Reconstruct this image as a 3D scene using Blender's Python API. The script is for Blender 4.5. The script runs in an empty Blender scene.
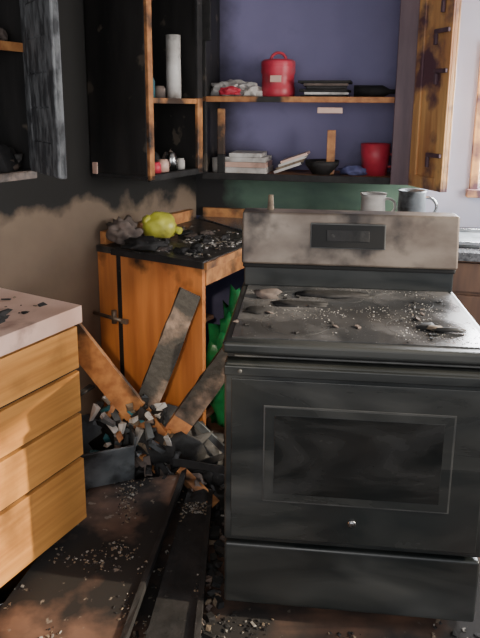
import bpy, bmesh, random
from math import *
from mathutils import Vector, Matrix, noise
random.seed(7)

# ------------------------------------------------------------------ materials
def _n(nt, t, **kw):
    n = nt.nodes.new(t)
    for k, v in kw.items(): setattr(n, k, v)
    return n
def ramp(nt, src, a, b):
    m = _n(nt, 'ShaderNodeMapRange'); m.clamp = True
    nt.links.new(src, m.inputs[0]); m.inputs[1].default_value = a; m.inputs[2].default_value = b
    return m.outputs[0]
def mixc(nt, fac, a, b):
    m = _n(nt, 'ShaderNodeMix', data_type='RGBA')
    if isinstance(fac, float): m.inputs[0].default_value = fac
    else: nt.links.new(fac, m.inputs[0])
    for i, c in ((6, a), (7, b)):
        if isinstance(c, tuple): m.inputs[i].default_value = (*c, 1)
        else: nt.links.new(c, m.inputs[i])
    return m.outputs[2]
def math_(nt, op, a, b):
    m = _n(nt, 'ShaderNodeMath', operation=op)
    for i, c in ((0, a), (1, b)):
        if isinstance(c, (int, float)): m.inputs[i].default_value = c
        else: nt.links.new(c, m.inputs[i])
    return m.outputs[0]
def mat(name, c1, c2=None, scale=(8, 8, 8), rng=(.35, .65), rough=.7, bump=.15, metal=0.0,
        soot_or_shade=None, sscale=4, srng=(.5, .6), zsoot=None, zamp=.6, xsoot=None, flecks=None, rough2=None, spec=.5, detail=6, smap=None):
    """two tone noise surface; soot=(colour) laid on by noise and by height band zsoot=(z0,z1) in object space"""
    m = bpy.data.materials.new(name); m.use_nodes = True
    nt = m.node_tree; bs = nt.nodes['Principled BSDF']
    tc = _n(nt, 'ShaderNodeTexCoord'); mp = _n(nt, 'ShaderNodeMapping')
    nt.links.new(tc.outputs['Object'], mp.inputs[0]); mp.inputs['Scale'].default_value = scale
    no = _n(nt, 'ShaderNodeTexNoise'); no.inputs['Scale'].default_value = 1; no.inputs['Detail'].default_value = detail
    nt.links.new(mp.outputs[0], no.inputs['Vector'])
    col = mixc(nt, ramp(nt, no.outputs[0], *rng), c1, c2 if c2 else tuple(x * .75 for x in c1))
    bs.inputs['Roughness'].default_value = rough
    if soot_or_shade:
        n2 = _n(nt, 'ShaderNodeTexNoise'); n2.inputs['Scale'].default_value = sscale; n2.inputs['Detail'].default_value = 7
        if smap:
            mp2 = _n(nt, 'ShaderNodeMapping'); nt.links.new(tc.outputs['Object'], mp2.inputs[0]); mp2.inputs['Scale'].default_value = smap; mp2.inputs['Rotation'].default_value = (0, .5, 0)
            nt.links.new(mp2.outputs[0], n2.inputs['Vector']); n2.inputs['Distortion'].default_value = .8
        else: nt.links.new(tc.outputs['Object'], n2.inputs['Vector'])
        f = n2.outputs[0]
        sp = _n(nt, 'ShaderNodeSeparateXYZ'); nt.links.new(tc.outputs['Object'], sp.inputs[0])
        if zsoot:
            zz = ramp(nt, sp.outputs[2], *zsoot)
            f = math_(nt, 'ADD', f, math_(nt, 'MULTIPLY', math_(nt, 'SUBTRACT', zz, .5), zamp))
        if xsoot:
            zz = ramp(nt, sp.outputs[0], *xsoot)
            f = math_(nt, 'ADD', f, math_(nt, 'MULTIPLY', zz, .5))
        fac = ramp(nt, f, *srng)
        col = mixc(nt, fac, col, soot_or_shade)
        if rough2 is not None:
            r = _n(nt, 'ShaderNodeMapRange'); nt.links.new(fac, r.inputs[0])
            r.inputs[3].default_value = rough; r.inputs[4].default_value = rough2
            nt.links.new(r.outputs[0], bs.inputs['Roughness'])
    if flecks:
        n3 = _n(nt, 'ShaderNodeTexNoise'); n3.inputs['Scale'].default_value = flecks[1]; n3.inputs['Detail'].default_value = 3
        nt.links.new(tc.outputs['Object'], n3.inputs['Vector'])
        col = mixc(nt, ramp(nt, n3.outputs[0], flecks[2], flecks[2] + .05), col, flecks[0])
    nt.links.new(col, bs.inputs['Base Color'])
    bs.inputs['Metallic'].default_value = metal
    bs.inputs['Specular IOR Level'].default_value = spec
    if bump:
        b = _n(nt, 'ShaderNodeBump'); b.inputs['Strength'].default_value = bump; b.inputs['Distance'].default_value = .01
        nt.links.new(no.outputs[0], b.inputs['Height']); nt.links.new(b.outputs[0], bs.inputs['Normal'])
    return m

BLK = (.012, .011, .011)
M = {}
M['wall_l'] = mat('sooted_tan_plaster', (.20, .145, .10), (.145, .105, .075), (3, 3, 3), soot_or_shade=(.012, .011, .010), sscale=3.5, srng=(.42, .56), zsoot=(.85, 1.30), zamp=.9, rough=.85)
M['purple'] = mat('purple_paint', (.235, .215, .385), (.185, .17, .31), (2, 2, 2), soot_or_shade=(.035, .03, .05), sscale=2.2, srng=(.56, .85), xsoot=(.5, -.1), rough=.7, bump=.05)
M['green'] = mat('green_backsplash', (.11, .19, .13), (.06, .11, .085), (3, 3, 6), soot_or_shade=BLK, sscale=3, srng=(.58, .8), xsoot=(.4, 0), rough=.6, bump=.05)
M['palewall'] = mat('pale_blue_paint', (.52, .55, .68), (.44, .47, .60), (2, 2, 2), rough=.7, bump=.05)
M['ceil'] = mat('smoked_ceiling', (.35, .33, .32), (.15, .14, .14), (2, 2, 2), rough=.9)
M['floor'] = mat('sooty_wood_floor', (.15, .08, .052), (.06, .036, .027), (3, 22, 3), soot_or_shade=(.014, .012, .011), sscale=3, srng=(.38, .54), rough=.6, rough2=.85, flecks=((.10, .085, .07), 40, .68))
M['oak'] = mat('golden_oak', (.66, .31, .085), (.44, .18, .045), (2.2, 14, 45), rng=(.3, .7), rough=.42, bump=.05, soot_or_shade=(.17, .075, .025), sscale=5, srng=(.56, .8))
M['oakv'] = mat('orange_panel_wood', (.74, .28, .08), (.46, .15, .045), (20, 16, 1.6), rng=(.3, .7), rough=.5, bump=.08, soot_or_shade=(.035, .018, .012), sscale=5, srng=(.52, .68), zsoot=(.45, 1.10), zamp=.55)
M['shelfw'] = mat('smoked_shelf_wood', (.36, .17, .08), (.18, .085, .05), (3, 20, 20), soot_or_shade=(.03, .02, .02), sscale=6, srng=(.52, .66), rough=.6)
M['doorw'] = mat('sunlit_door_wood_shadow_patches', (.85, .50, .19), (.52, .24, .10), (20, 20, 2), soot_or_shade=(.13, .065, .08), sscale=5, srng=(.48, .60), rough=.45)  # mauve patches are shadow painted into the wood colour
M['char'] = mat('charred_wood', (.020, .018, .018), (.007, .007, .007), (16, 16, 16), rough=.75, bump=.8, flecks=((.055, .05, .048), 30, .68))
M['charwall'] = mat('charred_panel_streaked', (.022, .02, .019), (.008, .008, .008), (9, 9, 2.5), rough=.55, bump=.6, flecks=((.08, .065, .05), 9, .64))
M['chargrey'] = mat('alligator_char_grey', (.13, .135, .14), (.03, .031, .034), (30, 30, 14), rng=(.4, .6), rough=.8, bump=1.0)
M['plank'] = mat('half_burnt_plank', (.50, .22, .08), (.33, .13, .05), (30, 30, 30), soot_or_shade=(.02, .017, .015), sscale=4, srng=(.5, .6), rough=.65, bump=.3)
M['plankc'] = mat('mostly_burnt_plank', (.20, .14, .11), (.075, .055, .045), (30, 30, 30), soot_or_shade=(.02, .018, .016), sscale=5, srng=(.38, .50), rough=.6, bump=.5)
M['plankb'] = mat('orange_plank', (.60, .28, .10), (.38, .15, .055), (24, 24, 24), soot_or_shade=(.05, .03, .02), sscale=5, srng=(.48, .60), rough=.5, bump=.15)
M['lam'] = mat('pink_laminate', (.74, .50, .41), (.56, .35, .27), (5, 5, 5), soot_or_shade=(.14, .065, .05), sscale=6, srng=(.54, .7), rough=.35, bump=.05)
M['black'] = mat('black_enamel', (.015, .018, .018), (.009, .011, .011), (3, 3, 3), rough=.30, bump=.03, soot_or_shade=(.050, .051, .047), sscale=2.2, smap=(1, 1, 3.5), srng=(.38, .80), rough2=.62)
M['glass'] = mat('sooted_oven_glass', (.018, .021, .021), (.012, .014, .014), (2, 2, 4), rough=.20, bump=.02, soot_or_shade=(.058, .058, .053), sscale=1.8, smap=(1, 1, 3.5), srng=(.38, .80), rough2=.55)
M['wglass'] = mat('oven_window_glass', (.010, .0115, .0115), (.006, .007, .007), (2, 2, 4), rough=.14, bump=0, soot_or_shade=(.042, .042, .04), sscale=3, smap=(1, 1, 2.5), srng=(.42, .85), rough2=.5)
M['seam'] = mat('dark_seam', (.006, .006, .006), rough=.8, bump=0)
M['wline'] = mat('window_frame_line', (.070, .070, .066), (.04, .04, .038), (12, 12, 12), rough=.45, bump=0)
M['ctop'] = mat('ashy_sheen_ceramic_cooktop', (.025, .026, .028), (.06, .06, .062), (7, 7, 7), rough=.15, bump=.04, soot_or_shade=(.19, .185, .185), sscale=4.5, srng=(.46, .72), rough2=.45, flecks=((.34, .33, .33), 120, .69))  # pale patches: ash, plus sheen and haze put into the colour
M['steel'] = mat('scorched_stainless', (.22, .178, .142), (.12, .09, .07), (6, 6, 10), rough=.42, metal=.3, bump=.04, soot_or_shade=(.032, .026, .024), sscale=6, srng=(.49, .64), rough2=.6)
M['chrome'] = mat('smoked_chrome', (.5, .5, .5), (.3, .3, .3), rough=.25, metal=1, bump=0)
M['ash'] = mat('pale_ash', (.34, .32, .28), (.2, .18, .16), (40, 40, 40), rough=.9, bump=.2)
M['tan'] = mat('tan_rubble', (.24, .18, .12), (.12, .09, .065), (40, 40, 40), rough=.9, bump=.2)
M['white'] = mat('smoked_white', (.66, .64, .61), (.42, .39, .36), (10, 10, 10), rough=.6, bump=.05, soot_or_shade=(.12, .1, .09), sscale=12, srng=(.56, .75))
M['red'] = mat('red_plastic', (.66, .05, .09), (.45, .03, .05), (8, 8, 8), rough=.4, bump=.03, soot_or_shade=(.25, .13, .14), sscale=9, srng=(.56, .8))
M['yellow'] = mat('melted_yellow_plastic', (.66, .64, .08), (.45, .42, .06), (10, 10, 10), rough=.35, bump=.2, soot_or_shade=(.10, .09, .02), sscale=9, srng=(.6, .72))
M['greenbag'] = mat('green_bag_plastic', (.02, .22, .07), (.008, .09, .03), (12, 12, 12), rough=.3, bump=.8)
M['cloth'] = mat('scorched_cloth', (.17, .13, .11), (.07, .055, .05), (14, 14, 14), rough=.9, bump=.6)
M['teal'] = mat('teal_plastic', (.05, .20, .24), (.02, .1, .12), rough=.4, bump=.05)
M['blueg'] = mat('galvanised_blue_grey', (.19, .21, .22), (.09, .10, .11), (10, 10, 10), rough=.5, metal=.3, soot_or_shade=(.03, .03, .03), sscale=8, srng=(.48, .62))
M['granite'] = mat('dark_granite', (.05, .05, .055), (.16, .16, .17), (60, 60, 60), rough=.2, bump=.02, flecks=((.5, .5, .5), 90, .66))
M['burntpanel'] = mat('burnt_door_slab', (.20, .115, .08), (.10, .06, .045), (5, 9, 9), soot_or_shade=(.014, .012, .011), sscale=3.6, srng=(.42, .54), rough=.5, rough2=.8, bump=.35, flecks=((.20, .17, .14), 26, .65))
M['dkwood'] = mat('dark_cabinet_wood', (.16, .085, .05), (.08, .045, .033), (14, 14, 2), rough=.55, bump=.1)
M['jambw'] = mat('smoked_mauve_wood', (.16, .095, .11), (.08, .045, .06), (14, 14, 2), rough=.5, bump=.1)
M['ctrash'] = mat('burnt_counter_top', (.02, .019, .019), (.06, .055, .05), (18, 18, 18), rough=.4, bump=.5, flecks=((.35, .33, .32), 55, .66))
M['blueint'] = mat('blue_interior', (.13, .14, .30), (.07, .075, .18), (4, 4, 4), rough=.7, bump=0)

# ------------------------------------------------------------------ mesh builder
class B:
    def __init__(s, name, loc=(0, 0, 0), rz=0.0, bevel=0.0, smooth=False, seg=2):
        s.bm = bmesh.new(); s.name = name; s.loc = loc; s.rz = rz; s.bevel = bevel; s.mats = []; s.smooth = smooth; s.seg = seg
    def mi(s, m):
        if m not in s.mats: s.mats.append(m)
        return s.mats.index(m)
    def _tag(s, vs, m):
        i = s.mi(m); fs = set()
        for v in vs: fs.update(v.link_faces)
        for f in fs: f.material_index = i
        return fs
    def box(s, x0, x1, y0, y1, z0, z1, m, rot=None, jit=0):
        r = bmesh.ops.create_cube(s.bm, size=1)['verts']
        for v in r:
            v.co = Vector(((x0 + x1) / 2 + v.co.x * (x1 - x0), (y0 + y1) / 2 + v.co.y * (y1 - y0), (z0 + z1) / 2 + v.co.z * (z1 - z0)))
            if jit: v.co += Vector([random.uniform(-jit, jit) for _ in range(3)])
        if rot:
            c = Vector(((x0 + x1) / 2, (y0 + y1) / 2, (z0 + z1) / 2))
            bmesh.ops.rotate(s.bm, verts=r, cent=c, matrix=rot)
        s._tag(r, m); return r
    def prism(s, pts, z0, z1, m):
        lo = [s.bm.verts.new((x, y, z0)) for x, y in pts]; hi = [s.bm.verts.new((x, y, z1)) for x, y in pts]
        n = len(pts); fs = [s.bm.faces.new(lo[::-1]), s.bm.faces.new(hi)]
        for i in range(n): fs.append(s.bm.faces.new((lo[i], lo[(i + 1) % n], hi[(i + 1) % n], hi[i])))
        for f in fs: f.material_index = s.mi(m)
    def beam(s, p0, p1, w, t, m, side=(0, 0, 1), n=10, rag=0.0, m2=None, split=1.0):
        """plank from p0 to p1, w wide along 'side' projected, t thick, ragged burnt edges"""
        p0 = Vector(p0); p1 = Vector(p1); d = (p1 - p0).normalized(); sd = Vector(side); sd = (sd - d * sd.dot(d)).normalized(); up = d.cross(sd)
        rings = []
        for i in range(n + 1):
            c = p0.lerp(p1, i / n); r = []
            ws = w / 2
            for a, b in ((-1, -1), (1, -1), (1, 1), (-1, 1)):
                k = 1 - rag * random.random()
                r.append(s.bm.verts.new(c + sd * a * ws * k + up * b * t / 2 + d * (random.uniform(-rag, rag) * .1 if i in (0, n) else 0)))
            rings.append(r)
        fs = []
        for i in range(n):
            mm = m if (i / n) < split or not m2 else m2
            for j in range(4):
                f = s.bm.faces.new((rings[i][j], rings[i][(j + 1) % 4], rings[i + 1][(j + 1) % 4], rings[i + 1][j])); f.material_index = s.mi(mm)
        f = s.bm.faces.new(rings[0][::-1]); f.material_index = s.mi(m)
        f = s.bm.faces.new(rings[-1]); f.material_index = s.mi(m2 or m)
    def tube(s, p0, p1, r, m, n=14, r2=None):
        p0 = Vector(p0); p1 = Vector(p1); d = p1 - p0
        q = d.to_track_quat('Z', 'Y').to_matrix().to_4x4(); q.translation = (p0 + p1) / 2
        v = bmesh.ops.create_cone(s.bm, cap_ends=True, segments=n, radius1=r, radius2=r if r2 is None else r2, depth=d.length, matrix=q)['verts']
        for f in s._tag(v, m): f.smooth = len(f.verts) == 4
    def lathe(s, c, prof, m, n=24, axis=None):
        c = Vector(c); rings = []
        for r, z in prof:
            rings.append([s.bm.verts.new(c + Vector((r * cos(2 * pi * i / n), r * sin(2 * pi * i / n), z))) for i in range(n)])
        allv = [v for r in rings for v in r]
        for a, b in zip(rings, rings[1:]):
            for i in range(n):
                f = s.bm.faces.new((a[i], a[(i + 1) % n], b[(i + 1) % n], b[i])); f.material_index = s.mi(m); f.smooth = True
        for r, rv in ((rings[0], True), (rings[-1], False)):
            if (Vector(r[0].co) - Vector(r[n // 2].co)).length > 1e-4:
                f = s.bm.faces.new(r[::-1] if rv else r); f.material_index = s.mi(m)
        if axis: bmesh.ops.rotate(s.bm, verts=allv, cent=c, matrix=axis)
        return allv
    def ring(s, c, R, r, m, rot=None, n=28, k=8, arc=2 * pi):
        c = Vector(c); vs = []; full = abs(arc - 2 * pi) < 1e-4; cnt = n if full else n + 1
        for i in range(cnt):
            a = arc * i / n
            vs.append([s.bm.verts.new(c + Vector(((R + r * cos(2 * pi * j / k)) * cos(a), (R + r * cos(2 * pi * j / k)) * sin(a), r * sin(2 * pi * j / k)))) for j in range(k)])
        for i in range(n):
            A = vs[i]; Bv = vs[(i + 1) % cnt]
            for j in range(k):
                f = s.bm.faces.new((A[j], Bv[j], Bv[(j + 1) % k], A[(j + 1) % k])); f.smooth = True; f.material_index = s.mi(m)
        if rot: bmesh.ops.rotate(s.bm, verts=[v for a in vs for v in a], cent=c, matrix=rot)
    def blob(s, c, sx, sy, sz, m, amp=.25, freq=2.5, sub=3, flat=True, seed=0, rot=None):
        v = bmesh.ops.create_icosphere(s.bm, subdivisions=sub, radius=1)['verts']
        for q in v:
            k = 1 + amp * noise.noise(q.co * freq + Vector((seed, seed * 2, 0))) + amp * .4 * noise.noise(q.co * freq * 3 + Vector((seed, 0, 5)))
            p = q.co * k
            if flat and p.z < -.6: p.z = -.6
            q.co = Vector((p.x * sx, p.y * sy, p.z * sz))
        if rot: bmesh.ops.rotate(s.bm, verts=v, cent=(0, 0, 0), matrix=rot)
        bmesh.ops.translate(s.bm, verts=v, vec=Vector(c))
        for f in s._tag(v, m): f.smooth = sub > 1
    def chip(s, c, sz, m, flat=.35):
        v = bmesh.ops.create_icosphere(s.bm, subdivisions=1, radius=1)['verts'] if random.random() < .3 else bmesh.ops.create_cube(s.bm, size=1.4)['verts']
        R = Matrix.Rotation(random.uniform(0, 6.28), 3, 'Z') @ Matrix.Rotation(random.uniform(-.4, .4), 3, 'X')
        a = random.uniform(.5, 1.4); b = random.uniform(.4, 1)
        for q in v:
            p = Vector((q.co.x * sz * a, q.co.y * sz * b, q.co.z * sz * flat)) * random.uniform(.7, 1.25)
            q.co = R @ p + Vector(c)
        s._tag(v, m)
    def done(s, parent=None):
        me = bpy.data.meshes.new(s.name); bmesh.ops.recalc_face_normals(s.bm, faces=s.bm.faces[:]); s.bm.to_mesh(me); s.bm.free()
        o = bpy.data.objects.new(s.name, me); bpy.context.collection.objects.link(o)
        for m in s.mats: me.materials.append(M[m])
        o.location = s.loc; o.rotation_euler = (0, 0, s.rz)
        if s.bevel:
            b = o.modifiers.new('bevel', 'BEVEL'); b.width = s.bevel; b.segments = s.seg; b.limit_method = 'ANGLE'; b.angle_limit = .7
        if parent: o.parent = parent
        return o
def empty(name, loc=(0, 0, 0), rz=0.0):
    o = bpy.data.objects.new(name, None); bpy.context.collection.objects.link(o); o.location = loc; o.rotation_euler = (0, 0, rz); return o
def clump(x, y, f=9, seed=0):
    return noise.noise(Vector((x * f, y * f, seed))) + .5 * noise.noise(Vector((x * f * 3, y * f * 3, seed + 4)))

# ------------------------------------------------------------------ frames of the room
TH = .5059
LP = (-.1653, 2.6153, 0); LR = pi / 2 - TH      # left run: +x along wall away, +y to the wall (wall at y=.62)
d = Vector((sin(TH), cos(TH))); nn = Vector((-cos(TH), sin(TH)))
def L(a, b): return (LP[0] + a * d.x + b * nn.x, LP[1] + a * d.y + b * nn.y)
CX, CY = L(.90, .62); BP = (CX, CY, 0); BR = -.2   # back wall: +x along wall to the right, -y into room
def Bk(a, b): return (CX + a * cos(BR) - b * sin(BR), CY + a * sin(BR) + b * cos(BR))

# ------------------------------------------------------------------ room shell
o = B('floor'); o.box(-3, 3.2, -1.2, 4.6, -.08, 0, 'floor'); o.done()
o = B('ceiling'); o.box(-3, 3.2, -.6, 4.6, 2.45, 2.53, 'ceil'); o.done()
o = B('wall_left', LP, LR); o.box(-3.4, .97, .62, .72, 0, 2.45, 'wall_l'); o.done()
o = B('wall_back', BP, BR)
W0, W1, WZ0, WZ1 = 1.63, 2.38, 1.12, 1.86
o.box(-.02, 1.32, 0, .1, 1.195, 2.45, 'purple'); o.box(-.02, 1.32, 0, .1, .9, 1.195, 'green'); o.box(-.02, 1.32, 0, .1, 0, .9, 'blueint')
o.box(1.32, W0, 0, .1, 0, 2.45, 'palewall'); o.box(W0, W1, 0, .1, 0, WZ0, 'palewall'); o.box(W0, W1, 0, .1, WZ1, 2.45, 'palewall'); o.box(W1, 2.75, 0, .1, 0, 2.45, 'palewall')
o.done()
o = B('wall_right')
o.box(2.4, 2.5, -.6, .5, 0, 2.45, 'palewall'); o.box(2.4, 2.5, 2.1, 3.25, 0, 2.45, 'palewall'); o.box(2.4, 2.5, .5, 2.1, 0, 1.0, 'palewall'); o.box(2.4, 2.5, .5, 2.1, 2.1, 2.45, 'palewall')
o.done()
def window(name, loc, rz, x0, x1, z0, z1):
    w = B(name, loc, rz, .004)
    t = .045
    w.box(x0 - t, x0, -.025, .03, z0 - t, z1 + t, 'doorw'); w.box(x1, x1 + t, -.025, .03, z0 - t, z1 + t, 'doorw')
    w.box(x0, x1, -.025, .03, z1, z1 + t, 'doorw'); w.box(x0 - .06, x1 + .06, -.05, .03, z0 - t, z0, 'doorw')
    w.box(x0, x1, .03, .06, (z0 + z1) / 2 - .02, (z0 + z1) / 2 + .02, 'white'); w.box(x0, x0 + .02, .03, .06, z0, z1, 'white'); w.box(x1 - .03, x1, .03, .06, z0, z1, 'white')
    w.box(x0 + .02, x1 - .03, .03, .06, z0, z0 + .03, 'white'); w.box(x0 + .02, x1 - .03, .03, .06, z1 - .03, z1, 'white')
    return w.done()
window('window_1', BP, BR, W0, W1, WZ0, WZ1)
window('added_side_window', (2.4, 0, 0), -pi / 2, -2.1, -.5, 1.0, 2.1)  # unseen window, added to let light in from the right

# ------------------------------------------------------------------ drawer base cabinet (near left)
gap = .785
o = B('drawer_base_cabinet', LP, LR, .005, seg=3)
x1 = -gap; x0 = x1 - .95
o.box(x0, x1, .02, .6, .10, .85, 'oak')
o.box(x0, x1 - .02, .30, .58, 0, .10, 'char')
for za, zb in ((.115, .350), (.366, .520), (.533, .678), (.692, .838)):
    o.box(x0 + .01, x1 - .004, -.004, .022, za, zb, 'oak')
o.box(x0, x1 + .0, .012, .021, .10, .85, 'seam')
o.box(x0 - .01, x1 + .008, -.018, .605, .853, .912, 'lam')
for i in range(60):
    o.chip((x1 - random.uniform(.05, .5), random.uniform(.08, .5), .915), random.uniform(.005, .018), random.choice(['char', 'char', 'tan']), .2)
o.blob((x1 - .30, .10, .92), .10, .035, .02, 'char', .7, 3, 3, seed=41)
o.blob((x1 - .20, .30, .92), .09, .06, .02, 'cloth', .7, 3, 3, seed=43)
o.blob((x1 - .42, .22, .925), .09, .05, .03, 'char', .7, 3, 3, seed=45)
o.done()
o = B('frying_pan')
qx, qy = L(-gap - .29, .11)
o.lathe((qx, qy, 0.002), [(.0, .0), (.11, .0), (.14, .05), (.148, .052), (.148, .056), (.135, .053), (.105, .008), (0, .008)], 'chrome', 30)
o.tube((qx, qy + .12, .045), (qx - .02, qy + .30, .06), .009, 'char')
o.done()

# ------------------------------------------------------------------ corner base cabinet with orange end panel
o = B('corner_base_cabinet', LP, LR, .003)
o.box(0, .022, 0, .47, .0, .86, 'oakv')
o.box(0, .022, .50, .615, .0, .86, 'oakv')
o.box(.004, .03, .465, .505, .0, .86, 'char')
o.box(-.006, .0, 0.0, .05, 0, .86, 'oakv')
o.box(.022, .52, -.005, .02, .77, .86, 'plankb')
o.box(.46, .52, 0, .02, .0, .77, 'dkwood')
o.box(.022, .5, .03, .60, .08, .10, 'dkwood')
o.box(.022, .5, .58, .60, .10, .86, 'blueint')
o.box(.022, .5, .25, .58, .42, .44, 'dkwood')
pts = [(-.03, -.02), (.25, -.025), (.56, -.02), (.85, .60), (-.01, .612)]
o.prism(pts, .86, .892, 'ctrash')
o.box(-.035, -.028, -.02, .50, .862, .890, 'char')
o.box(.02, .80, .575, .612, .892, .955, 'plankb')
o.box(-.02, .56, -.034, -.02, .855, .888, 'plankb')
for i in range(1500):
    a = random.uniform(0, .6); b = random.uniform(0, .5)
    if clump(a, b, 7, 3) + (.25 if a > .2 and b < .3 else -.15) > .12:
        o.chip((a, b, .896), random.uniform(.002, .009), random.choice(['ash', 'white', 'char', 'tan']))
for i in range(24):
    o.blob((random.uniform(.05, .5), random.uniform(.1, .5), .90), random.uniform(.015, .05), random.uniform(.01, .03), random.uniform(.008, .02), random.choice(['char', 'cloth', 'char']), .6, 3, 2, seed=i)
o.done()
o = B('gas_pipe_valve', LP, LR)
o.tube((-.06, .60, .56), (-.05, .42, .545), .009, 'steel'); o.tube((-.05, .48, .525), (-.05, .48, .59), .013, 'steel'); o.box(-.06, -.04, .40, .43, .535, .555, 'steel')
o.done()

# ------------------------------------------------------------------ back base cabinet + right counter
o = B('back_base_cabinet', BP, BR, .004)
o.box(.62, 2.55, -.60, -.005, .1, .86, 'dkwood'); o.box(.64, 2.55, -.54, -.005, 0, .1, 'char')
o.prism([(.515, -.52), (.57, -.66), (2.57, -.66), (2.57, -.002), (.03, -.002), (.03, -.06)], .86, .9, 'granite')
for k in range(5):
    a = .66 + k * .385
    o.box(a, a + .36, -.622, -.60, .14, .68, 'dkwood'); o.box(a, a + .36, -.622, -.60, .70, .84, 'dkwood')
o.box(.05, 1.3, -.03, -.002, .9, .955, 'plankb')
for i in range(500):
    a, b = random.uniform(.6, 2.2), random.uniform(-.62, -.1)
    if clump(a, b, 6, 9) > .05: o.chip((a, b, .904), random.uniform(.003, .011), random.choice(['ash', 'white', 'char']))
o.done()

# ------------------------------------------------------------------ stove
stove = empty('electric_range_stove', (-.0425, 1.6343, 0), -.102)
def part(name, bev=.006, seg=3): 
    b = B(name, (0, 0, 0), 0, bev, seg=seg); return b
o = part('body'); o.box(.006, .754, .03, .63, .055, .88, 'black'); o.box(.02, .74, .05, .6, .02, .055, 'seam')
for a in (.05, .71):
    for b in (.08, .56): o.tube((a, b, 0), (a, b, .03), .018, 'seam')
o.done(stove)
o = part('cooktop', .010, 4); o.box(-.004, .764, -.022, .60, .878, .913, 'black'); o.done(stove)
o = part('cooktop_glass', .002); o.box(.02, .74, .015, .535, .9125, .9165, 'ctop')
for (a, b, r) in ((.20, .15, .105), (.56, .15, .085), (.20, .40, .075), (.56, .40, .10), (.38, .42, .05)):
    o.ring((a, b, .9166), r, .0005, 'wline', k=6, n=40)
o.done(stove)
o = part('vent_strip', .002); o.box(.01, .75, -.004, .03, .862, .878, 'seam'); o.box(.03, .73, -.012, .0, .866, .872, 'wline'); o.done(stove)
o = part('oven_door', .009, 4); o.box(.004, .756, -.035, .028, .288, .858, 'black'); o.done(stove)
o = part('oven_door_glass', .002); o.box(.025, .735, -.0385, -.034, .305, .812, 'glass')
o.done(stove)
o = part('oven_window', .001)
o.box(.118, .650, -.0400, -.0380, .430, .735, 'wline'); o.box(.1225, .6455, -.0410, -.0385, .4345, .7305, 'glass')
o.box(.150, .620, -.0416, -.0395, .458, .708, 'wglass')
o.done(stove)
o = part('door_top_trim', .004); o.box(.004, .756, -.043, -.03, .822, .852, 'black')
for a in (.05, .71): o.tube((a, -.05, .838), (a, -.04, .838), .006, 'wline')
o.done(stove)
o = part('badge', 0); rx = Matrix.Rotation(pi / 2, 3, 'X')
o.lathe((.38, -.0405, .375), [(0, -.002), (.012, -.002), (.012, .003), (0, .003)], 'chrome', 24, rx); o.ring((.38, -.043, .375), .0085, .0012, 'seam', rx, k=6); o.done(stove)
o = part('storage_drawer', .009, 4); o.box(.004, .756, -.03, .028, .062, .272, 'black'); o.done(stove)
o = part('backguard_base', .006); o.box(.004, .756, .535, .632, .913, 1.0, 'black'); o.box(.0, .76, .525, .632, .985, 1.002, 'seam'); o.done(stove)
o = part('backguard_console', .008, 3)
r = o.box(-.004, .764, .515, .632, 1.002, 1.190, 'steel')
for v in r:
    if v.co.z > 1.1 and v.co.y < .56: v.co.y += .025
o.done(stove)
R = Matrix.Rotation(-.135, 3, 'X')
o = part('display_panel', .002); o.box(.243, .507, .510, .535, 1.068, 1.158, 'wline', R); o.box(.247, .503, .5065, .53, 1.072, 1.154, 'seam', R)
o.box(.300, .450, .5055, .53, 1.095, 1.135, 'char', R)
o.done(stove)
o = part('drip_of_melted_plastic', .001); o.tube((.095, .60, 1.188), (.095, .60, 1.245), .013, 'tan', r2=.009); o.done(stove)
o = part('cooktop_debris', 0)
for i in range(1800):
    a = random.uniform(.03, .735); b = random.uniform(.02, .52)
    if clump(a, b, 6, 1) + (.15 if a > .42 else -.1) > .12: o.chip((a, b, .9172), random.uniform(.001, .0028), random.choice(['ash', 'ash', 'white', 'char']))
for i in range(34):
    o.chip((random.choice([random.gauss(.12, .06), random.gauss(.60, .09), random.uniform(.05, .7)]), random.uniform(.05, .5), .920), random.uniform(.006, .016), random.choice(['char', 'char', 'ctrash', 'cloth']), .2)
o.blob((.61, .13, .925), .022, .014, .008, 'tan', .6, 3, 2, seed=3); o.blob((.645, .12, .925), .045, .013, .009, 'char', .6, 3, 2, seed=5)
o.blob((.60, .15, .922), .04, .02, .009, 'char', .7, 3, 2, seed=6)
o.blob((.10, .40, .925), .045, .03, .018, 'cloth', .6, 3, 2, seed=8); o.blob((.33, .44, .920), .13, .04, .010, 'char', .6, 3, 2, seed=9)
o.blob((.22, .33, .918), .10, .03, .007, 'char', .7, 3, 2, seed=19); o.blob((.08, .24, .918), .05, .03, .01, 'char', .7, 3, 2, seed=29)
for v in o.bm.verts: v.co.x = min(max(v.co.x, .005), .755)
o.done(stove)

# ------------------------------------------------------------------ upper cabinets, left wall
o = B('charred_upper_cabinet', LP, LR, .004)
x1 = -.65; x0 = -1.7; yb = .618; yf = .30
o.box(x0, x1, yf, yb, 1.31, 1.335, 'char'); o.box(x0, x1, yf, yb, 1.745, 1.765, 'plankc'); o.box(x0, x1, yf, yb, 2.30, 2.33, 'char')
o.box(x1 - .02, x1, yf, yb, 1.335, 2.30, 'charwall'); o.box(x0, x0 + .02, yf, yb, 1.335, 2.30, 'char'); o.box(x0, x1, yb - .01, yb, 1.335, 2.3, 'charwall')
o.box(x0, x1 - .02, yf - .01, yf, 1.74, 1.77, 'plankb'); o.box(x0, x1, yf - .01, yf, 1.305, 1.335, 'plankc')
for i in range(30): o.blob((random.uniform(-1.1, -.70), random.uniform(.34, .55), 1.36), random.uniform(.02, .05), .03, random.uniform(.03, .08), random.choice(['char', 'cloth', 'plankc']), .5, 3, 2, seed=i)
o.blob((-.72, .36, 1.36), .05, .04, .045, 'plankc', .6, 3, 3, seed=61)
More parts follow.
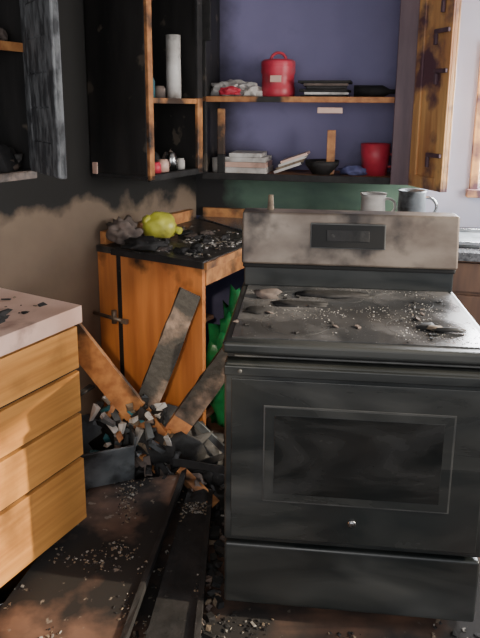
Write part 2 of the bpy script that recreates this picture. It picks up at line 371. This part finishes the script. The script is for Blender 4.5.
o.blob((-.74, .36, 1.79), .05, .04, .04, 'cloth', .6, 3, 3, seed=63)
o.done()
# swung-open charred door
hx, hy = L(-.65, .30)
dx, dy = (-.55 - hx, 1.9 - hy); ln = hypot(dx, dy)
o = B('charred_cabinet_door', (hx, hy, 0), atan2(dy, dx), .004)
n = 9
o.box(.01, ln - .008, -.014, .010, 1.335, 2.33, 'chargrey')
for k in range(n):
    z0 = 1.335 + k * (2.33 - 1.335) / n; z1 = z0 + (2.33 - 1.335) / n
    o.box(.02, ln - random.uniform(.004, .016), -.018, .004, z0, z1 - .002, 'chargrey', jit=.003)
o.box(ln - .06, ln + .004, -.022, -.012, 1.34, 2.33, 'chargrey'); o.box(.01, .07, -.02, -.012, 1.34, 2.33, 'chargrey')
o.done()
o = B('open_upper_cabinet', LP, LR, .003)
x0 = -.02; x1 = .42; yf = .28
o.box(x0, x0 + .02, yf, yb, 1.25, 2.35, 'charwall'); o.box(x1 - .02, x1, yf, yb, 1.25, 2.35, 'charwall'); o.box(x0, x1, yb - .012, yb, 1.25, 2.35, 'charwall')
o.box(x0, x1, yf, yb, 1.23, 1.25, 'char'); o.box(x0 + .02, x1 - .02, yf + .01, yb, 1.575, 1.595, 'shelfw'); o.box(x0, x1, yf, yb, 2.33, 2.35, 'char')
o.box(x0, x0 + .035, yf - .018, yf, 1.23, 2.35, 'plank'); o.box(x1 - .045, x1, yf - .018, yf, 1.23, 1.60, 'plankb'); o.box(x1 - .045, x1, yf - .018, yf, 1.60, 2.35, 'char'); o.box(x0, x1, yf - .018, yf, 1.225, 1.255, 'char')
o.box(x0 + .03, x1 - .04, yf - .01, yf + .01, 1.573, 1.598, 'plankb')
for i in range(14): o.blob((random.uniform(.03, .36), random.uniform(.36, .55), 1.275), random.uniform(.02, .04), .03, random.uniform(.02, .07), random.choice(['char', 'cloth', 'char']), .5, 3, 2, seed=i + 70)
for i in range(8): o.blob((random.uniform(.03, .22), random.uniform(.36, .55), 1.615), random.uniform(.02, .05), .03, random.uniform(.02, .07), random.choice(['char', 'cloth', 'char']), .5, 3, 2, seed=i + 90)
o.done()
o = B('white_paper_towel_roll', (*L(.31, .36), 1.596)); o.lathe((0, 0, 0), [(.015, 0), (.036, 0), (.037, .10), (.035, .20), (.036, .30), (.015, .30), (.015, .01)], 'white', 24); o.done()
o = B('shelf_jars', LP, LR)
for a, h, r, m in ((.06, .07, .03, 'white'), (.12, .05, .028, 'red'), (.18, .06, .03, 'lam'), (.25, .09, .03, 'chrome'), (.33, .055, .022, 'white')):
    o.lathe((a, .34, 1.25), [(0, 0), (r, 0), (r, h * .8), (r * .8, h * .88), (r * .8, h), (0, h)], m, 18)
for a, h, r, m in ((.10, .10, .035, 'teal'), (.19, .06, .03, 'cloth')): o.lathe((a, .36, 1.595), [(0, 0), (r, 0), (r, h * .8), (r * .7, h), (0, h)], m, 18)
o.done()
o = B('light_switch', LP, LR, .003); o.box(-.028, -.02, .57, .60, 1.245, 1.30, 'lam'); o.done()

# ------------------------------------------------------------------ open shelf cabinet on back wall
o = B('open_shelf_cabinet', BP, BR, .003)
xa, xb = .13, 1.24; yf = -.32
o.box(xa, xb, yf, -.004, 1.175, 1.2, 'shelfw'); o.box(xa, xb - .08, yf + .01, -.004, 1.59, 1.61, 'shelfw')
o.box(xa, xa + .02, yf, -.004, 1.2, 2.4, 'charwall'); o.box(xb - .02, xb, yf, -.004, 1.2, 2.4, 'jambw'); o.box(xa, xb, yf, -.004, 2.38, 2.4, 'char')
o.box(xb - .10, xb, yf - .02, yf, 1.17, 2.4, 'jambw'); o.box(xa, xa + .05, yf - .02, yf, 1.9, 2.4, 'char')
o.box(xa, xb - .1, yf - .012, yf, 1.168, 1.205, 'char'); o.box(xa, xb - .1, yf + .0, yf + .012, 1.585, 1.615, 'plank')
o.box(.21, .25, yf + .005, yf + .03, 1.30, 1.55, 'plankb'); o.box(.21, .25, yf + .005, yf + .03, 1.2, 1.31, 'char')
o.box(.80, .845, yf + .10, yf + .12, 1.2, 1.44, 'plankb'); o.box(.75, .88, yf - .01, yf, 1.53, 1.56, 'lam')
o.done()
# sun-lit open door
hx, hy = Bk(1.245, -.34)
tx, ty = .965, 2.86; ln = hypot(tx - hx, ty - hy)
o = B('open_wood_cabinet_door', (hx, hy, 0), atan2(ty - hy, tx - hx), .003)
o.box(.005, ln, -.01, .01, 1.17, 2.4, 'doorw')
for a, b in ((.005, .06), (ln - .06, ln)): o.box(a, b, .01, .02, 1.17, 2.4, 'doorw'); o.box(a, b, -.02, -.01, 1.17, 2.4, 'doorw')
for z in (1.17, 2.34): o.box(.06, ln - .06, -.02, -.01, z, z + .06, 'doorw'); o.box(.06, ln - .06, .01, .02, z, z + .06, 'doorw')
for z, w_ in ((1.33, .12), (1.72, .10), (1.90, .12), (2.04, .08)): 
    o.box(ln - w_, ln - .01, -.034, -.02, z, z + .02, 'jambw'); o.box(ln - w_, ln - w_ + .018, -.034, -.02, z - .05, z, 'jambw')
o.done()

def bo(name, bev=.002): return B(name, BP, BR, bev)
o = bo('red_coffee_canister', .006)
o.lathe((.520, -.18, 1.611), [(0, 0), (.086, 0), (.092, .012), (.092, .05), (.088, .06), (.088, .12), (.094, .135), (.092, .165), (.094, .167), (.092, .190), (.080, .200), (0, .202)], 'red', 32)
o.ring((.520, -.18, 1.806), .042, .008, 'red', Matrix.Rotation(pi / 2, 3, 'X'), arc=pi)
o.box(.49, .55, -.277, -.268, 1.69, 1.725, 'lam')
o.done()
o = bo('snack_bags'); o.blob((.27, -.2, 1.650), .12, .07, .055, 'white', .6, 2.5, 3, seed=2); o.blob((.37, -.22, 1.642), .07, .06, .045, 'white', .6, 3, 3, seed=4); o.blob((.27, -.275, 1.64), .06, .02, .028, 'red', .6, 3, 3, seed=6); o.done()
o = bo('stacked_magazines')
for k in range(6): 
    w = random.uniform(.10, .15); o.box(.78 - w, .78 + w, -.28, -.06, 1.611 + k * .015, 1.624 + k * .015, ['char', 'white', 'char', 'char', 'cloth', 'char'][k], Matrix.Rotation(random.uniform(-.15, .15), 3, 'Z'))
o.done()
o = bo('dark_bottle', 0); o.lathe((1.04, -.16, 1.645), [(0, -.11), (.033, -.11), (.033, .04), (.012, .08), (.012, .115), (0, .115)], 'char', 20, Matrix.Rotation(pi / 2, 3, 'Y')); o.done()
o = bo('stacked_books')
z = 1.2
for w, h, m in ((.125, .032, 'white'), (.12, .028, 'lam'), (.115, .026, 'white'), (.09, .022, 'white')):
    o.box(.36 - w, .36 + w, -.29, -.08, z, z + h, m, Matrix.Rotation(random.uniform(-.06, .06), 3, 'Z')); z += h + .001
o.done()
o = bo('leaning_booklets')
for k, m in enumerate(('white', 'tan', 'white', 'lam')):
    o.box(.515 + k * .012, .67 + k * .012, -.28, -.12, 1.228 + k * .018, 1.243 + k * .018, m, Matrix.Rotation(-.35, 3, 'Y'))
o.done()
o = bo('black_bowl', 0); o.lathe((.775, -.2, 1.2), [(0, 0), (.05, 0), (.09, .05), (.095, .075), (.085, .07), (.045, .01), (0, .01)], 'char', 26); o.blob((.775, -.2, 1.24), .06, .06, .03, 'cloth', .4, 3, 2); o.done()
o = bo('enamel_mug', 0); o.lathe((.20, -.24, 1.2), [(0, 0), (.036, 0), (.038, .08), (.034, .08), (.032, .005), (0, .005)], 'white', 22); o.ring((.243, -.24, 1.24), .022, .005, 'white', Matrix.Rotation(pi / 2, 3, 'X'), n=18); o.done()
o = bo('red_plastic_pitcher', 0); o.lathe((1.06, -.17, 1.2), [(0, 0), (.065, 0), (.075, .10), (.08, .17), (.074, .17), (.055, .005), (0, .005)], 'red', 24); o.ring((1.135, -.17, 1.28), .035, .007, 'red', Matrix.Rotation(pi / 2, 3, 'X'), n=18); o.done()
o = bo('blue_rag', 0); o.blob((.95, -.2, 1.22), .07, .05, .03, 'blueint', .5, 3, 3); o.done()
o = bo('white_pitcher', 0); o.lathe((1.06, -.30, .901), [(0, 0), (.055, 0), (.065, .08), (.062, .19), (.070, .215), (.062, .21), (.05, .01), (0, .01)], 'white', 28); o.ring((1.135, -.30, 1.05), .04, .007, 'white', Matrix.Rotation(pi / 2, 3, 'X'), n=20); o.done()
o = bo('steel_pitcher', 0); o.lathe((1.255, -.34, .901), [(0, 0), (.07, 0), (.072, .12), (.068, .235), (.074, .245), (.066, .24), (.064, .01), (0, .01)], 'blueg', 28); o.ring((1.33, -.34, 1.06), .05, .008, 'chrome', Matrix.Rotation(pi / 2, 3, 'X'), n=20); o.done()
o = bo('scorched_baking_tray'); o.box(1.45, 1.9, -.55, -.2, .901, .912, 'blueg'); o.box(1.45, 1.9, -.55, -.54, .912, .93, 'chrome'); o.box(1.45, 1.9, -.21, -.2, .912, .93, 'chrome'); o.box(1.45, 1.46, -.54, -.21, .912, .93, 'chrome'); o.box(1.89, 1.9, -.54, -.21, .912, .93, 'chrome'); o.done()

# things on corner worktop
o = B('yellow_melted_jug', (-.405, 3.02, .905)); o.blob((0, 0, .055), .088, .065, .078, 'yellow', .14, 1.5, 4, seed=3); o.tube((.07, .0, .045), (.105, -.02, .04), .018, 'yellow'); o.blob((-.06, -.01, .09), .03, .03, .03, 'yellow', .2, 2, 3, False); o.done()
o = B('scorched_cloth_pile', (-.575, 2.92, .9)); o.blob((0, 0, .045), .075, .055, .07, 'cloth', .6, 2.2, 4, seed=11); o.blob((.12, -.12, .02), .09, .06, .030, 'char', .6, 2.2, 3, seed=12); o.done()

# ------------------------------------------------------------------ fallen boards
o = B('charred_leaning_board'); o.beam((-.51, 2.28, .02), (-.215, 2.54, .765), .105, .028, 'plankc', side=(1, .2, -.3), n=16, rag=.12); o.done()
o = B('orange_fallen_board'); o.beam((-.70, 2.28, .72), (-.26, 2.36, .05), .105, .025, 'plankb', side=(.6, 0, .8), n=12, rag=.05, m2='plank', split=.6); o.done()
o = B('burnt_propped_board'); o.beam((-.345, 2.36, .09), (.04, 2.42, .65), .10, .03, 'plank', side=(.8, 0, -.6), n=14, rag=.12, m2='plankc', split=.22); o.done()
o = B('broken_lath'); o.beam((-.25, 2.30, .06), (-.10, 2.12, .03), .05, .022, 'plankb', side=(1, 1, 0), n=6, rag=.15); o.done()
o = B('green_garbage_bag'); o.blob((.0, 2.80, .24), .155, .12, .37, 'greenbag', .5, 3.5, 4, seed=4); o.done()

# grey bin with trash
o = B('metal_bin', (-.55, 2.27, 0), .35, .003)
o.prism([(-.11, -.10), (.10, -.10), (.10, .10), (-.11, .10)], .02, .03, 'blueg')
for (a, b, c_, d_) in ((-.11, -.10, -.10, .10), (.09, .10, -.10, .10)): o.box(a, b, c_, d_, .02, .26, 'blueg', Matrix.Rotation(.12 * (1 if a > 0 else -1), 3, 'Y'))
o.box(-.11, .10, -.11, -.10, .02, .24, 'blueg', Matrix.Rotation(.15, 3, 'X')); o.box(-.11, .10, .10, .11, .02, .28, 'blueg', Matrix.Rotation(-.1, 3, 'X'))
o.done()
o = B('trash_pile')
for i in range(150):
    c = (random.gauss(-.46, .08), random.gauss(2.33, .06), random.uniform(.04, .34))
    m = random.choice(['teal', 'white', 'char', 'char', 'blueg', 'cloth', 'tan', 'char', 'white', 'plankb', 'blueg'])
    l_ = random.uniform(.012, .05)
    o.box(c[0] - l_, c[0] + l_, c[1] - .012, c[1] + .012, c[2] - .008, c[2] + .008, m, Matrix.Rotation(random.uniform(0, 3), 3, 'Z') @ Matrix.Rotation(random.uniform(-1.3, 1.3), 3, 'Y'), .006)
o.blob((-.40, 2.42, .10), .22, .14, .17, 'char', .7, 3, 3, seed=21)
o.blob((-.25, 2.45, .06), .16, .12, .12, 'char', .7, 3, 3, seed=23)
for i in range(14):
    a = random.uniform(0, 3.1); x, y = random.gauss(-.36, .12), random.gauss(2.33, .08); l_ = random.uniform(.06, .16)
    o.beam((x - l_ * cos(a), y - l_ * sin(a) * .5, random.uniform(.02, .14)), (x + l_ * cos(a), y + l_ * sin(a) * .5, random.uniform(.03, .22)), random.uniform(.012, .035), .012, random.choice(['plankc', 'char', 'plank', 'blueg', 'char']), side=(.3, .2, 1), n=5, rag=.25)
o.done()

# burnt slabs on the floor
def slab(name, q, z0, z1, m, rim=None, seed=0, thr=.18):
    o = B(name, bevel=.003); o.prism(q, z0, z1, m)
    if rim:
        for a, b in rim: o.beam((*q[a], z1), (*q[b], z1), .03, .018, 'char', side=(0, 0, 1), n=10, rag=.3)
    for i in range(2600):
        u = random.random(); v = random.random()
        p = Vector(q[0]).lerp(Vector(q[1]), u).lerp(Vector(q[3]).lerp(Vector(q[2]), u), v)
        if clump(p.x, p.y, 6, seed) > thr + .15 * v:
            o.chip((p.x, p.y, z1 + .002), random.uniform(.002, .0065), random.choice(['ash', 'tan', 'char', 'tan', 'char']))
    return o.done()
slab('burnt_cabinet_door_panel', [(-.585, 2.17), (-.225, 2.25), (-.36, 1.15), (-.80, 1.18)], .045, .075, 'burntpanel', rim=[(1, 2)], seed=2)
slab('charred_floor_plank', [(-.20, 2.24), (-.11, 2.2), (-.12, 1.15), (-.30, 1.15)], .012, .04, 'char', rim=[(1, 2)], seed=5, thr=.25)
o = B('floor_debris')
for i in range(6000):
    x = random.uniform(-.85, .0); y = random.uniform(1.3, 2.6)
    if random.random() < .15: x = random.uniform(0, .9); y = random.uniform(1.3, 1.6)
    if clump(x, y, 6, 8) > .08: o.chip((x, y, .003), random.choice([.003, .004, .006, .01]) * random.uniform(.6, 1.3), random.choice(['ash', 'tan', 'char', 'char', 'char', 'char']))
for i in range(46):
    o.blob((random.gauss(-.2, .14), random.gauss(2.4, .11), .02), random.uniform(.02, .06), random.uniform(.02, .05), random.uniform(.02, .05), random.choice(['char', 'char', 'char', 'cloth', 'plankc']), .6, 3, 2, seed=i)
for i in range(150):
    x, y = random.uniform(-.16, -.05), random.uniform(1.35, 2.3)
    o.chip((x, y, .01), random.uniform(.006, .026), random.choice(['char', 'char', 'char', 'plankc', 'cloth', 'tan']), .6)
for i in range(70):
    x, y = random.gauss(-.62, .05), random.gauss(1.98, .10)
    o.chip((x, y, .01), random.uniform(.005, .02), random.choice(['ash', 'tan', 'tan', 'char']), .6)
o.done()

# ------------------------------------------------------------------ light
w = bpy.data.worlds.new('w'); bpy.context.scene.world = w; w.use_nodes = True
bg = w.node_tree.nodes['Background']; bg.inputs[0].default_value = (.88, .92, 1.0, 1); bg.inputs[1].default_value = 1.25
def area(name, loc, tgt, sx, sy, e, col):
    l = bpy.data.lights.new(name, 'AREA'); l.shape = 'RECTANGLE'; l.size = sx; l.size_y = sy; l.energy = e; l.color = col
    o = bpy.data.objects.new(name, l); bpy.context.collection.objects.link(o); o.location = loc
    o.rotation_euler = (Vector(tgt) - Vector(loc)).to_track_quat('-Z', 'Y').to_euler(); return o
area('added_fill_right', (2.36, 1.3, 1.55), (-.4, 1.9, .9), 1.5, 1.0, 80, (1, .95, .88))  # lamp added in the unseen side window to brighten the room
wx, wy = Bk(2.0, -.03)
area('window_daylight_back', (wx, wy, 1.5), (.4, 1.9, .9), .7, .7, 110, (.95, .97, 1))
area('added_fill_rear', (-.3, -1.0, 1.7), (-.3, 2.4, .8), 1.4, 1.4, 22, (1, .95, .88))  # fill lamp added behind the camera; no doorway is modelled
s = bpy.data.lights.new('sun', 'SUN'); s.energy = 7; s.angle = .02; s.color = (1, .84, .62)
so = bpy.data.objects.new('sun', s); bpy.context.collection.objects.link(so)
so.rotation_euler = Vector((-.9, .16, -.42)).to_track_quat('-Z', 'Y').to_euler()
sp = bpy.data.lights.new('added_panel_spot', 'SPOT'); sp.energy = 230; sp.spot_size = .22; sp.spot_blend = .5; sp.color = (1, .78, .52); sp.shadow_soft_size = .05  # narrow warm spot added to brighten the end panel like a sun patch
spo = bpy.data.objects.new('added_panel_spot', sp); bpy.context.collection.objects.link(spo); spo.location = (-.1, -1.0, 2.1)
spo.rotation_euler = (Vector((-.27, 2.68, .42)) - Vector(spo.location)).to_track_quat('-Z', 'Y').to_euler()

# ------------------------------------------------------------------ camera
cd = bpy.data.cameras.new('camera'); cam = bpy.data.objects.new('camera', cd); bpy.context.collection.objects.link(cam)
cd.sensor_width = 36; cd.sensor_fit = 'AUTO'; cd.lens = 606.86 / 638 * 36; cd.shift_y = -(319 - 234.53) / 638
cam.matrix_world = Matrix.Translation((0, 0, 1.5655)) @ Matrix.Rotation(pi / 2 - .2091, 4, 'X') @ Matrix.Rotation(.0072, 4, 'Z')
cd.clip_start = .05
bpy.context.scene.camera = cam
